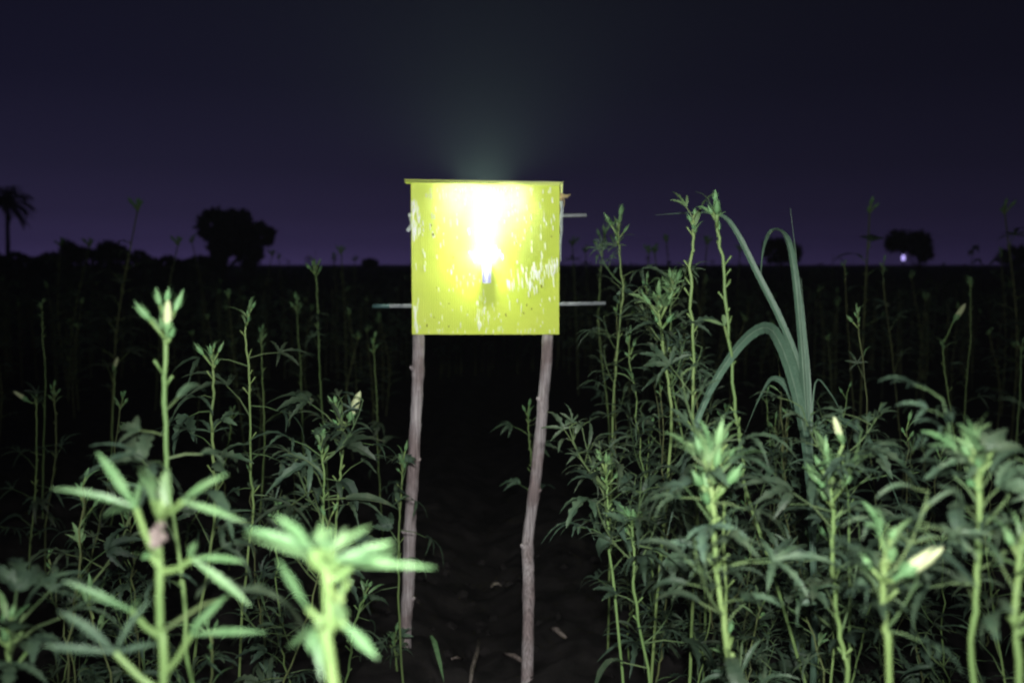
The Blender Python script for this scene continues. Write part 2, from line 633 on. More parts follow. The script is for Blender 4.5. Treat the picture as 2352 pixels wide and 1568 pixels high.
# straw tie and tape on the right edge
so = P(1290, 450, 3.02)
st = link('straw_tie', None, None, so)
tag(st, 'tuft of dry straw tied at the upper right edge of yellow board', 'straw')
rg = random.Random(8)
for k in range(9):
    m = MB()
    a = Vector((rg.uniform(-.008, .0), rg.uniform(-.006, .006), rg.uniform(-.006, .006)))
    b = a + Vector((rg.uniform(.012, .03), rg.uniform(-.01, .0), rg.uniform(-.006, .010)))
    m.tube([a, a.lerp(b, .5) + Vector((0, 0, rg.uniform(-.003, .004))), b], [.0022, .0018, .0008], 5)
    link('straw', m.mesh('straw', [M['straw']]), st)
for k in range(7):
    m = MB()
    a = Vector((rg.uniform(-.004, .003), rg.uniform(-.004, .004), -.002))
    b = a + Vector((rg.uniform(-.004, .008), 0, -rg.uniform(.02, .05)))
    m.tube([a, a.lerp(b, .5) + Vector((.003, 0, 0)), b], [.0016, .0014, .0007], 5)
    link('straw', m.mesh('straw', [M['straw']]), st)
tape = link('tape_strip', None, None, P(1288, 500, 3.02))
tag(tape, 'crumpled pale tape hanging down the right edge of the yellow board', 'tape')
m = MB()
m.lobe([P(1289, 462, 3.012) - tape.location, P(1291, 482, 3.005) - tape.location, P(1288, 505, 3.012) - tape.location, P(1290, 530, 3.008) - tape.location, P(1287, 560, 3.012) - tape.location, P(1288, 600, 3.012) - tape.location],
       .011, (0, -1, .2), .3, prof=lambda u: [1, .8, 1, .6, .5, .25][min(5, int(u * 5.01))])
link('strip', m.mesh('strip', [M['tape']]), tape)
for k, (a, b, lab) in enumerate((((941, 490), (947, 512), 'upper scrap of pale tape on the left edge of yellow board'),
                                 ((936, 531), (947, 516), 'lower slanting scrap of pale tape on the left edge of yellow board'))):
    pa, pb = P(*a, 3.012), P(*b, 3.012)
    t = link('tape_scrap', None, None, pa)
    tag(t, lab, 'tape', 'tape scraps on the left edge')
    m = MB()
    d = pb - pa
    m.lobe([Vector(), d * .35 + Vector((0, -.003, 0)), d * .7, d * 1.1 + Vector((0, .002, 0))], .011, (0, -1, 0), .15, prof=lambda u: 1)
    link('strip', m.mesh('strip', [M['tape']]), t)


# ================================================================= plants
def lobed_leaf(seed, nl, ln, wd, pet, droop, spread=52):
    rg = random.Random(seed)
    m = MB()
    pj = Vector((0, pet, pet * .25))
    m.tube([Vector(), Vector((0, pet * .5, pet * .20)), pj], [.0018, .0013, .0011], 5, m=1)
    for k in range(nl):
        a = (k - (nl - 1) / 2) * spread + rg.uniform(-9, 9)
        f = 1 - .16 * abs(k - (nl - 1) / 2) - rg.uniform(0, .12)
        d = Vector((math.sin(R(a)), math.cos(R(a)), 0))
        L = ln * f
        mid = pj + d * (L * .5) + Vector((0, 0, L * rg.uniform(.10, .25)))
        end = pj + d * (L * rg.uniform(.82, .97)) - Vector((0, 0, L * droop * rg.uniform(.5, 1.3)))
        m.lobe(bez(pj, mid, end, 11), wd * f * rg.uniform(.8, 1.2), (0, 0, 1), rg.uniform(.15, .5), .24, rg, 0, twist=rg.uniform(-.5, .5))
    return m.mesh('leaf', [M['leaf'], M['petiole']])


def simple_leaf(seed, ln, wd, pet, droop):
    rg = random.Random(seed)
    m = MB()
    pj = Vector((0, pet, pet * .3))
    m.tube([Vector(), pj], [.0018, .0013], 5, m=1)
    m.lobe(bez(pj, pj + Vector((0, ln * .5, ln * .22)), pj + Vector((rg.uniform(-.1, .1) * ln, ln * .9, -ln * droop)), 9), wd, (0, 0, 1), .35, .08, rg, 0,
           twist=rg.uniform(-.6, .6))
    return m.mesh('leaf', [M['leaf'], M['petiole']])


LEAVES = [lobed_leaf(1, 5, .100, .0135, .075, .15), lobed_leaf(2, 5, .115, .015, .09, .40), lobed_leaf(3, 3, .10, .020, .06, .30, 56),
          lobed_leaf(4, 3, .115, .014, .08, .50, 62), lobed_leaf(5, 5, .085, .019, .09, .65, 42), lobed_leaf(6, 3, .08, .027, .05, .40, 48),
          simple_leaf(7, .10, .016, .04, .30), simple_leaf(8, .085, .022, .03, .6), lobed_leaf(13, 4, .11, .012, .10, .25, 48), lobed_leaf(14, 3, .085, .032, .07, .7, 40),
          simple_leaf(15, .075, .034, .05, .9), lobed_leaf(16, 3, .07, .017, .05, .1, 44)]
SMALL = [simple_leaf(9, .045, .009, .012, .0), simple_leaf(10, .055, .0075, .014, .12), lobed_leaf(12, 3, .045, .007, .025, .02, 40)]
for me in SMALL:
    me.materials[0] = M['young']


def bud_mesh(seed, ln, wd, ped):
    rg = random.Random(seed)
    m = MB()
    m.tube([Vector(), Vector((0, 0, ped * .5)), Vector((0, 0, ped))], [.0018, .0020, .0024], 6, m=1)
    prof = [(0, .25), (.12, .75), (.3, 1), (.5, .85), (.72, .42), (.9, .14), (1, .03)]
    m.tube([Vector((0, 0, ped + ln * z)) for z, r in prof], [wd / 2 * r for z, r in prof], 7)
    for k in range(4):
        a = k * 1.57 + rg.uniform(-.3, .3)
        d = Vector((math.cos(a), math.sin(a), 0))
        m.lobe([Vector((0, 0, ped)), d * wd * .55 + Vector((0, 0, ped + ln * .3)), d * wd * rg.uniform(.4, .75) + Vector((0, 0, ped + ln * rg.uniform(.7, 1.05)))],
               wd * .4, d, .2, prof=lambda u: (1, .9, .05)[int(u * 2)])
    return smooth(m.mesh('bud', [M['bud'], M['stem']]))


BUDS = [bud_mesh(1, .024, .0075, .020), bud_mesh(2, .018, .007, .014), bud_mesh(3, .028, .008, .026), bud_mesh(4, .014, .006, .010)]


def calyx_mesh():
    m = MB()
    prof = [(0, .003), (.01, .0035), (.016, .007), (.026, .0085), (.036, .0075)]
    m.tube([Vector((0, 0, z)) for z, r in prof], [r for z, r in prof], 8)
    for k in range(6):
        a = k * 1.047
        d = Vector((math.cos(a), math.sin(a), 0))
        m.lobe([d * .004 + Vector((0, 0, .012)), d * .0105 + Vector((0, 0, .020)), d * .0115 + Vector((0, 0, .028))], .005, d, .2,
               prof=lambda u: (1, .9, .05)[int(u * 2)])
    return smooth(m.mesh('flower_bud', [M['bud']]))


def petal_mesh():
    m = MB()
    prof = [(.026, .0078), (.034, .0088), (.046, .0082), (.058, .0062), (.066, .0034), (.070, .0008)]
    n = 9
    i0 = len(m.v)
    for k, (z, r) in enumerate(prof):
        for s in range(n):
            an = 2 * math.pi * s / n + z * 14
            rr = r * (1 + .10 * math.cos(3 * an))
            m.v.append(Vector((math.cos(an) * rr, math.sin(an) * rr, z)))
    for k in range(len(prof) - 1):
        for s in range(n):
            a, b = i0 + k * n + s, i0 + k * n + (s + 1) % n
            m.face((a, b, b + n, a + n))
    m.face(tuple(i0 + (len(prof) - 1) * n + s for s in range(n)))
    return smooth(m.mesh('petals', [M['petal']]))


CALYX, PETALS = calyx_mesh(), petal_mesh()


def aim(d, roll=0.0, axis='Z'):
    q = Vector(d).to_track_quat(axis, 'Y' if axis == 'Z' else 'Z')
    return (q.to_matrix() @ Matrix.Rotation(roll, 3, axis)).to_euler()


def leaf_euler(phi, pitch, roll):
    # leaf +Y goes outward at azimuth phi, tilted up by pitch
    return (Matrix.Rotation(phi - math.pi / 2, 3, 'Z') @ Matrix.Rotation(pitch, 3, 'X') @ Matrix.Rotation(roll, 3, 'Y')).to_euler()


def stem_mesh(pts, r0, r1, rg, stubs, mat):
    """pts base -> top, local coordinates"""
    L = len(pts)
    m = MB()
    rad = []
    r0, r1 = r0 * .74, r1 * .74
    nodes = [rg.uniform(0, 1) for _ in range(8)]
    for k in range(L):
        u = k / (L - 1)
        r = r0 + (r1 - r0) * u
        for q in nodes:
            r += r * .16 * math.exp(-((u - q) / .014) ** 2)
        rad.append(r)
    m.tube(pts, rad, 7)
    for u, phi, ln in stubs:
        k = min(int(u * (L - 1)), L - 2)
        p = pts[k]
        d = Vector((math.cos(phi) * .62, math.sin(phi) * .62, .8)).normalized()
        m.tube([p, p + d * ln * .5, p + d * ln], [rad[k] * .55, rad[k] * .55, rad[k] * .62], 6)
    return smooth(m.mesh('stem', [mat]))


def shoot_mesh(seed):
    rg = random.Random(seed)
    m = MB()
    L = rg.uniform(.10, .17)
    pts = bez((0, 0, 0), (0, L * .45, L * .30), (0, L * .62, L * .95), 7)
    m.tube(pts, [.0022 - .0002 * k for k in range(7)], 5, m=1)
    for i in range(9):
        k = rg.randint(2, 6)
        me = rg.choice(SMALL + LEAVES[:3] + LEAVES[6:8] + LEAVES[11:])
        sc_ = rg.uniform(.45, .75) if me not in SMALL else rg.uniform(.7, 1.1)
        e = leaf_euler(rg.uniform(0, 6.28), rg.uniform(-.3, 1.1), rg.uniform(-.6, .6)).to_matrix().to_4x4()
        mt = Matrix.Translation(pts[k]) @ e @ Matrix.Scale(sc_, 4)
        i0 = len(m.v)
        m.v += [mt @ v.co for v in me.vertices]
        for pl in me.polygons:
            m.face(tuple(i0 + q for q in pl.vertices), pl.material_index)
    return m.mesh('side_shoot', [M['leaf'], M['petiole']])


SHOOTS = [shoot_mesh(k) for k in range(60, 66)]


def put_flower(root, p, d, s=1.0):
    f = link('flower_bud', CALYX, root, p, aim(d), s)
    link('petals', PETALS, f)
    return f


def okra(path, label, seed, group=None, r0=.0045, r1=.003, leaves=12, zone=(.25, .95), lsize=1.0, head=6, hsize=1.0, flower=None,
         small=4, stubs=6, wob=.0018, mat='stem', name='okra_plant', face=None, pick=None, shoots=0):
    """path: points TOP -> BOTTOM (world); goes on down to the ground"""
    rg = random.Random(seed)
    path = [Vector(p) for p in path]
    low = path[-1]
    if low.z > .08:
        prev = path[-2]
        sl = (low - prev) / max(prev.z - low.z, .02)
        k = low.z
        path.append(Vector((low.x + max(-.12, min(.12, sl.x * k * .4)) + rg.uniform(-.07, .07) * min(1, k), low.y + rg.uniform(-.03, .06), low.z * .5)))
        path.append(Vector((path[-1].x + rg.uniform(-.03, .03), path[-1].y + rg.uniform(-.02, .03), -.04)))
    pts = spline(path[::-1], 34)
    base = Vector((pts[0].x, pts[0].y, max(ground_z(pts[0].x, pts[0].y), -.02)))
    pts = [p - base for p in pts]
    for k in range(2, len(pts) - 1):
        pts[k] += Vector((rg.uniform(-wob, wob), rg.uniform(-wob, wob), 0))
    root = link(name, None, None, base)
    tag(root, label, 'plant', group)
    L = len(pts)
    st = [(rg.uniform(.35, .93), rg.uniform(0, 6.28), rg.uniform(.012, .028)) for _ in range(stubs)]
    link('stem', stem_mesh(pts, r0, r1, rg, st, M[mat]), root)
    ang = rg.uniform(0, 6.28)
    for i in range(leaves):
        u = zone[0] + (zone[1] - zone[0]) * (i + rg.uniform(0, .9)) / leaves
        k = min(int(u * (L - 1)), L - 1)
        ang += 2.4 + rg.uniform(-1.1, 1.1)
        me = rg.choice(pick or LEAVES)
        s = lsize * rg.uniform(.65, 1.15) * (1.0 if u < .8 else .75)
        link('leaf', me, root, pts[k], leaf_euler(ang, rg.uniform(-.55, .95), rg.uniform(-.8, .8)), s)
    for i in range(shoots):
        u = zone[0] + (min(zone[1], .9) - zone[0]) * (i + rg.random()) / shoots
        k = min(int(u * (L - 1)), L - 1)
        link('side_shoot', rg.choice(SHOOTS), root, pts[k], (0, 0, rg.uniform(0, 6.28)), lsize * rg.uniform(.75, 1.2))
    top = pts[-1]
    up = (pts[-1] - pts[-4]).normalized()
    for i in range(small):
        a = rg.uniform(0, 6.28)
        k = L - 1 - rg.randint(0, 3)
        link('leaf', rg.choice(SMALL), root, pts[k], leaf_euler(a, rg.uniform(.3, 1.2), rg.uniform(-.6, .6)), min(hsize, 1.25) * rg.uniform(.55, 1.05))
    for i in range(head):
        a = i * 2.4 + rg.uniform(-.3, .3)
        t = .18 + .85 * (i + .3) / max(head, 1)
        d = up + Vector((math.cos(a) * t, math.sin(a) * t, 0))
        p = top - up * (.045 * hsize * i / max(head, 1))
        link('bud', rg.choice(BUDS), root, p, aim(d, rg.uniform(0, 6)), hsize * rg.uniform(.8, 1.2))
    if flower:
        for (fx, fy, fd, fs) in flower:
            tgt = P(fx, fy, (base + top).y) - base
            k = min(range(L), key=lambda i: (pts[i] - tgt).length + abs(pts[i].z - tgt.z + .03))
            p = pts[k]
            d = Vector(fd)
            tgt.y -= .028
            q = tgt - d.normalized() * .045 * fs
            if (q - p).length > .008:
                m = MB()
                m.tube([p, p.lerp(q, .5) + Vector((0, 0, -.004)), q], [.0028, .0024, .0024], 6)
                link('pedicel', smooth(m.mesh('pedicel', [M['stem']])), root)
            put_flower(root, q, d, fs)
    return root


def custom_leaf(root, stem_p, joint, tips, Y, wd, up=(0, -.75, .65), young=True, blunt=True, slim=1.0):
    """one leaf whose petiole leaves the stem at stem_p and whose lobes run to the tips; view coordinates"""
    base = root.location
    a = P(*stem_p, Y) - base
    rg = random.Random(int(stem_p[0] * 7 + joint[1]))
    j = P(*joint, Y - rg.uniform(.0, .02)) - base
    m = MB()
    m.tube([a, a.lerp(j, .5) + Vector((0, 0, -.003)), j], [.0032, .0027, .0026], 7, m=1)
    for t in tips:
        tx, ty, dy = t[:3]
        w = t[3] if len(t) > 3 else wd
        e = P(tx, ty, Y + dy) - base
        mid = j.lerp(e, .5) + Vector((0, 0, (e - j).length * rg.uniform(.0, .10)))
        pr = (lambda u: min(1, .28 + 1.9 * u) * (1 if u < .5 else max(.05, 1 - ((u - .5) / .5) ** 1.6 * .95))) if blunt else None
        m.lobe(bez(j, mid + Vector((rg.uniform(-.004, .004), 0, 0)), e, 17), w * slim * rg.uniform(.85, 1.1), up, rg.uniform(.25, .6), .15, rg, 0, prof=pr, twist=rg.uniform(-.7, .7))
    l = link('leaf', m.mesh('leaf', [M['young'] if young else M['leaf'], M['stem']]), root)
    return l


# ---- front left plant
HERO = 'okra plants standing out of the crop'
YA = .86
A = okra([P(374, 1130, YA), P(371, 1170, YA), P(364, 1250, YA), P(366, 1350, YA), P(368, 1450, YA), P(374, 1568, YA)],
         'big blurred okra plant at lower left with finger-like leaves', 21, HERO, r0=.0052, r1=.0042, leaves=3, zone=(.05, .45), head=0, hsize=1.1, small=2, stubs=2, wob=.0006)
custom_leaf(A, (350, 1260), (312, 1166), [(118, 1122, -.03), (222, 1038, -.02), (232, 1190, .05), (330, 1092, .02, .010)], YA, .0125, slim=.6)
custom_leaf(A, (372, 1180), (418, 1152), [(524, 1088, -.03, .010), (566, 1200, -.02)], YA, .0115, slim=.6)
custom_leaf(A, (372, 1190), (352, 1150), [(348, 1092, .02, .013), (318, 1082, .03, .010)], YA, .011, slim=.6)
custom_leaf(A, (372, 1190), (384, 1160), [(388, 1078, -.01, .016)], YA, .016, slim=.6)
custom_leaf(A, (374, 1312), (440, 1284), [(562, 1292, -.02, .011), (576, 1392, -.01), (452, 1244, .02, .012)], YA, .0115, slim=.6)
custom_leaf(A, (366, 1460), (302, 1402), [(146, 1334, -.02, .012), (318, 1372, .02, .009)], YA - .01, .011, slim=.6)
custom_leaf(A, (370, 1590), (264, 1498), [(132, 1402, -.02, .015), (96, 1482, -.03, .011), (350, 1374, .0, .012), (372, 1478, .03, .013)], YA - .03, .013, young=False, slim=.6)
custom_leaf(A, (380, 1545), (438, 1458), [(522, 1366, -.02, .012), (612, 1452, -.03, .012), (468, 1408, .03)], YA, .012, slim=.6)
custom_leaf(A, (372, 1300), (345, 1272), [(325, 1282, -.01, .012)], YA, .012, slim=.6)
# a withered brown leaf wrapped round its stem
m = MB()
for t in ((344, 1234), (380, 1208), (350, 1262), (384, 1240), (366, 1258)):
    m.lobe(bez(P(360, 1222, YA - .008) - A.location, P((360 + t[0]) / 2, t[1] - 12, YA - .016) - A.location, P(*t, YA - .012) - A.location, 6), .008, (0, -1, .1), .3, .2)
tag(link('withered_leaf', m.mesh('withered_leaf', [M['dry']]), A), 'withered grey-brown leaf')

# ---- front centre plant
YF = .70
B = okra([P(735, 1270, YF), P(745, 1300, YF), P(752, 1360, YF), P(758, 1450, YF), P(764, 1568, YF)],
         'nearest and most blurred okra plant at lower centre left, stubby crown of leaf tips', 22, HERO, r0=.0050, r1=.0046, leaves=2, zone=(.05, .35), head=0, hsize=.9, small=0, stubs=1, wob=.0004)
custom_leaf(B, (742, 1290), (716, 1262), [(628, 1184, -.03, .0135), (566, 1214, -.01, .010)], YF, .012, slim=.56)
custom_leaf(B, (744, 1286), (750, 1262), [(752, 1222, .02, .014), (716, 1226, .01, .013), (776, 1238, .0, .014)], YF, .012, slim=.6)
custom_leaf(B, (746, 1290), (770, 1284), [(862, 1288, -.02, .013), (886, 1262, .0, .013)], YF, .012, slim=.6)
custom_leaf(B, (738, 1300), (712, 1282), [(560, 1226, .03, .012)], YF, .012, slim=.56)
custom_leaf(B, (742, 1280), (738, 1258), [(736, 1200, -.01, .013), (768, 1212, .02, .012)], YF, .012, slim=.56)
custom_leaf(B, (748, 1285), (762, 1268), [(796, 1212, -.01, .012), (852, 1208, -.02, .013)], YF, .012, slim=.56)
custom_leaf(B, (750, 1300), (782, 1292), [(904, 1242, .01, .011), (914, 1258, .03, .012)], YF, .011, slim=.56)
custom_leaf(B, (752, 1330), (806, 1300), [(908, 1280, -.01, .011), (1000, 1304, -.01, .0085)], YF, .010, slim=.56)
custom_leaf(B, (748, 1420), (706, 1396), [(636, 1282, .04, .012)], YF + .02, .012, slim=.56)
custom_leaf(B, (756, 1350), (782, 1376), [(792, 1428, -.01, .020)], YF, .020, slim=.56)
custom_leaf(B, (764, 1416), (790, 1434), [(868, 1512, -.02, .015)], YF, .015, slim=.56)
custom_leaf(B, (750, 1420), (732, 1432), [(662, 1486, .03, .013)], YF, .013, slim=.56)
custom_leaf(B, (746, 1520), (728, 1450), [(716, 1500, -.02, .014), (742, 1566, -.02, .012)], YF - .01, .014, slim=.56)

# ---- tall stem behind the front left plant
C_ = okra([P(377, 722, 1.28), P(380, 800, 1.28), P(377, 900, 1.28), P(382, 1000, 1.28), P(384, 1100, 1.28), P(405, 1230, 1.28), P(425, 1400, 1.28), P(440, 1568, 1.28)],
          'tall straight okra stem at left with plump bud cluster and one yellow bud', 23, HERO, r0=.0046, r1=.0042, leaves=9, zone=(.35, .74), lsize=.95, head=7, hsize=1.25, small=1, stubs=3, wob=.0008,
          flower=[(402, 716, (.12, -.15, 1), .68)])



def hero(pts, Y, label, seed, **k):
    k.setdefault('group', HERO)
    return okra([P(x, y, Y) for x, y in pts], label, seed, **k)


hero([(488, 812), (490, 880), (486, 960), (490, 1060), (492, 1200)], 2.1, 'slim okra stem with star-shaped head just right of the tall yellow-budded stem', 31, r0=.005, r1=.0036, leaves=9, zone=(.2, .78), head=7, hsize=1.1, stubs=5)
hero([(572, 720), (564, 770), (572, 850), (574, 960), (577, 1090), (580, 1180)], 2.35, 'wispy okra plant with thin pointed upright tips at left middle', 32, r0=.0045, r1=.003, leaves=9, zone=(.25, .8), head=3, small=6, hsize=1.1, stubs=8)
hero([(772, 945), (784, 985), (790, 1020), (782, 1090), (774, 1165)], 2.25, 'okra plant with one cream flower bud left of the left stick', 33, leaves=10, zone=(.2, .88), head=5, flower=[(822, 922, (.35, -.2, .9), 1.25)], shoots=2)
hero([(738, 1020), (742, 1060), (744, 1120), (742, 1200)], 2.15, 'leafy okra plant with drooping leaves just left of the cream-flowered one', 34, leaves=13, zone=(.3, .95), lsize=1.15, head=4, shoots=2)
hero([(722, 610), (727, 650), (730, 740), (735, 860)], 4.4, 'dim okra spire reaching the horizon left of the yellow board', 35, leaves=6, zone=(.2, .7), head=7, hsize=1.6)
hero([(682, 700), (684, 760), (690, 840), (694, 950)], 5.11, 'dim okra spire below the horizon, left of the board', 36, leaves=7, zone=(.2, .7), head=7, hsize=1.4)
hero([(858, 790), (862, 860), (866, 940), (868, 1040)], 4.55, 'dim thin okra stem beside the left stick', 37, leaves=6, zone=(.2, .6), head=5, hsize=1.2)
hero([(925, 1060), (922, 1110), (918, 1190), (915, 1300)], 2.75, 'short leafy okra plant tucked against the left stick', 38, leaves=9, zone=(.3, .95), head=5)
hero([(600, 770), (602, 850), (606, 960), (606, 1060)], 4.14, 'faint okra stem behind the wispy plant at left', 39, leaves=7, zone=(.2, .75), head=5)
hero([(265, 842), (262, 900), (258, 980), (256, 1100)], 4.69, 'faint okra stem with single raised bud at far left', 40, leaves=6, zone=(.2, .6), head=3, flower=[(272, 830, (.4, -.1, .9), 1.1)])
hero([(122, 900), (128, 960), (128, 1040), (118, 1120)], 4.00, 'faint okra stem with narrow head near the left edge', 41, leaves=6, zone=(.2, .6), head=5, mat='oldstem')
hero([(82, 915), (84, 970), (84, 1050), (78, 1160)], 4.00, 'faint okra stem with pale bud leaning left at the left edge', 42, leaves=6, zone=(.2, .6), head=2, flower=[(52, 905, (-.8, -.1, .6), 1.1)])
hero([(96, 700), (98, 780), (104, 870)], 4.6, 'almost black okra stem with tiny bud near the left edge', 43, leaves=4, zone=(.2, .5), head=3)
# right side
hero([(1592, 505), (1590, 560), (1585, 620), (1588, 720), (1592, 850), (1594, 1010), (1600, 1120)], 2.05, 'tall thin okra stem beside the taller leaning one, right of board', 51, r0=.005, r1=.0036, leaves=5, zone=(.15, .5), head=4, small=4, hsize=1.25, stubs=12, wob=.003)
Kp = hero([(1640, 486), (1650, 540), (1664, 620), (1670, 720), (1680, 830), (1692, 960), (1706, 1060), (1722, 1150)], 1.92, 'tallest okra stem leaning left, leafy tip against the night sky', 52, r0=.005, r1=.0038, leaves=4, zone=(.12, .45), head=4, small=5, hsize=1.45, stubs=14, wob=.003)
custom_leaf(Kp, (1677, 790), (1664, 748), [(1612, 734, -.02, .012), (1660, 722, .0, .009)], 1.92, .012)
hero([(1420, 520), (1422, 570), (1428, 630), (1432, 660), (1424, 740), (1414, 850), (1408, 960)], 3.0, 'okra spire between board and tall stems, dark head against the sky', 53, r0=.005, r1=.0036, leaves=9, zone=(.2, .85), head=8, small=5, hsize=1.4, stubs=6, shoots=3)
hero([(1388, 545), (1382, 590), (1378, 660), (1376, 760)], 4.6, 'dark okra head against the sky nearest the right edge of board', 54, leaves=6, zone=(.2, .6), head=9, hsize=1.6)
hero([(1512, 700), (1516, 740), (1524, 800), (1534, 880), (1542, 1000)], 2.15, 'bushy-headed okra plant left of the two tall thin stems', 55, r0=.005, r1=.004, leaves=10, zone=(.3, .92), lsize=.9, head=9, small=12, hsize=1.4, shoots=3)
hero([(1545, 650), (1540, 720), (1542, 800), (1548, 900)], 2.5, 'okra plant with feathery head just behind the bushy-headed one', 56, leaves=9, zone=(.3, .92), lsize=.9, head=8, small=12, hsize=1.3, shoots=3)
hero([(1632, 1095), (1636, 1130), (1640, 1190), (1645, 1290), (1658, 1400), (1672, 1500), (1684, 1568)], 1.2, 'bright bushy okra plant with thick stem at lower right of centre', 57, r0=.0052, r1=.0042, leaves=17, zone=(.42, .97), lsize=.8, head=8, small=13, hsize=1.25, stubs=5, shoots=1)
hero([(1655, 1010), (1656, 1060), (1662, 1140), (1664, 1250), (1668, 1400)], 1.55, 'slender okra plant rising right behind the bright bushy one', 58, leaves=8, zone=(.35, .95), lsize=.85, head=6, small=5, shoots=1)
hero([(1900, 1095), (1908, 1130), (1914, 1200), (1912, 1300), (1922, 1400), (1936, 1500), (1944, 1568)], 1.4, 'okra plant with clustered green head right of the grass blades', 59, r0=.005, r1=.004, leaves=17, zone=(.42, .94), lsize=.85, head=8, small=11, hsize=1.3, flower=[(1908, 972, (-.35, -.1, .9), .62)], shoots=3)
hero([(1928, 1000), (1936, 1040), (1944, 1120), (1952, 1220)], 1.75, 'thin okra plant with small nubby head behind the grass base', 60, leaves=10, zone=(.4, .9), lsize=.8, head=5, shoots=3)
hero([(2038, 1262), (2030, 1300), (2028, 1360), (2034, 1440), (2044, 1568)], 1.0, 'okra plant with large cream flower bud at lower right', 61, r0=.005, r1=.0042, leaves=11, zone=(.45, .96), lsize=.62, head=5, small=4, hsize=.95, stubs=3, wob=.001, flower=[(2100, 1262, (.75, -.15, .62), .86)], shoots=2)
hero([(2238, 1050), (2246, 1100), (2250, 1170), (2248, 1260), (2240, 1400), (2238, 1568)], 1.05, 'tall leafy okra plant with pale tips near the right edge', 62, r0=.005, r1=.0044, leaves=18, zone=(.45, .98), lsize=.8, head=5, small=9, hsize=1.1, stubs=3, wob=.001, shoots=3)
hero([(2345, 1250), (2338, 1330), (2330, 1420), (2340, 1568)], .95, 'okra plant cut by the right edge with broad bluish leaf', 63, r0=.005, r1=.0042, leaves=8, zone=(.5, .98), lsize=.75, head=3, wob=.001)
hero([(2028, 612), (2032, 680), (2044, 770), (2054, 860), (2064, 960), (2076, 1090)], 4.97, 'dim crooked okra stem rising to the horizon right of the grass', 64, leaves=8, zone=(.2, .9), head=4, stubs=8, mat='oldstem')
hero([(2228, 650), (2230, 720), (2228, 800), (2220, 880), (2214, 980)], 4.69, 'dim okra stem with forked tip near the right edge', 65, leaves=6, zone=(.2, .6), head=4, hsize=1.3)
hero([(2166, 790), (2170, 850), (2182, 930), (2192, 1010), (2200, 1100)], 4.00, 'dim okra stem with pale bud beside its head, right side', 66, leaves=7, zone=(.2, .7), head=4, flower=[(2200, 712, (.5, 0, .8), 1.3)])
hero([(1940, 610), (1944, 700), (1952, 810), (1960, 960)], 5.38, 'dim bare okra stem right of the upright grass blade', 67, leaves=5, zone=(.2, .5), head=3, mat='oldstem')
hero([(2346, 800), (2344, 880), (2338, 960), (2330, 1060)], 4.42, 'dim okra stem at the right edge of the picture', 68, leaves=5, zone=(.2, .6), head=4)
hero([(1390, 1075), (1394, 1110), (1396, 1170), (1400, 1260)], 2.0, 'okra plant with small bright head low between right stick and bushy plant', 69, leaves=12, zone=(.3, .95), head=6, small=5, shoots=4)
hero([(1450, 1190), (1454, 1230), (1456, 1290), (1460, 1380)], 1.85, 'short okra plant with fan-shaped tip low right of the stick', 70, leaves=12, zone=(.3, .95), head=5, small=5, shoots=4)
hero([(1212, 950), (1216, 1010), (1222, 1080)], 3.6, 'bluish green okra tip peeping out behind the right stick', 71, leaves=6, zone=(.3, .95), head=4)
hero([(840, 1360), (825, 1400), (812, 1450), (800, 1540)], 2.3, 'small okra seedling leaning right near the front centre plant', 72, leaves=5, zone=(.3, .9), lsize=.6, head=3)
hero([(905, 1470), (908, 1500), (912, 1540)], 2.85, 'tiny bright okra sprig at the foot of the left stick', 73, leaves=7, zone=(.3, .95), lsize=.6, head=4, small=5)
hero([(20, 1440), (24, 1490), (26, 1568)], 1.1, 'leafy okra plant in the lower left corner', 74, leaves=10, zone=(.6, .98), lsize=.85, head=3)

# ---- dense rows
ORD = ('first', 'second', 'third', 'fourth', 'fifth', 'sixth', 'seventh', 'eighth', 'ninth', 'tenth', 'eleventh', 'twelfth', 'thirteenth',
       'fourteenth', 'fifteenth', 'sixteenth', 'seventeenth', 'eighteenth', 'nineteenth', 'twentieth') + tuple('twenty-' + w for w in
       ('first', 'second', 'third', 'fourth', 'fifth', 'sixth', 'seventh', 'eighth', 'ninth'))


def filler(n, xr, yr, hr, label, group, seed, leaves=(8, 12), lsize=1.0, shoots=0):
    rg = random.Random(seed)
    k = 0
    tries = 0
    placed = []
    roots = []
    while k < n and tries < n * 60:
        tries += 1
        y = rg.uniform(*yr)
        x = rg.uniform(*xr) * (y if xr[2:] else 1) if False else rg.uniform(*xr)
        vx = CX + x / y * FV
        if vx < -160 or vx > 2520:
            continue
        if any((x - a) ** 2 + (y - b) ** 2 < .045 for a, b in placed):
            continue
        if abs(x + .10) < .36 + .02 * y:
            continue
        placed.append((x, y))
        h = rg.uniform(*hr) * (1 if rg.random() < .8 else 1.18)
        if 1480 < vx < 1900 and y < 2.2:
            h = min(h, max(.4, 1.19 - .28 * y))
        lean = rg.uniform(-.2, .2) * (1 if h > .6 else .5)
        top = Vector((x + lean, y + rg.uniform(-.06, .06), h))
        roots.append((CX + top.x / y * FV, okra([top, top.lerp(Vector((x, y, 0)), .4) + Vector((rg.uniform(-.02, .02), 0, 0)), Vector((x, y, h * .3))], label, seed * 100 + k, group,
             leaves=rg.randint(*leaves), zone=(.25, .97), lsize=lsize * rg.uniform(.85, 1.25), head=rg.randint(2, 5), small=rg.randint(2, 5),
             hsize=rg.uniform(.8, 1.1), mat='stem' if rg.random() < .35 else 'oldstem', stubs=4, r0=.0042, r1=.0024, wob=.006,
             flower=None, shoots=shoots)))
        k += 1
    for i, (vx, r_) in enumerate(sorted(roots, key=lambda q: q[0])):
        r_['label'] = '%s, %s from left' % (label, ORD[i])


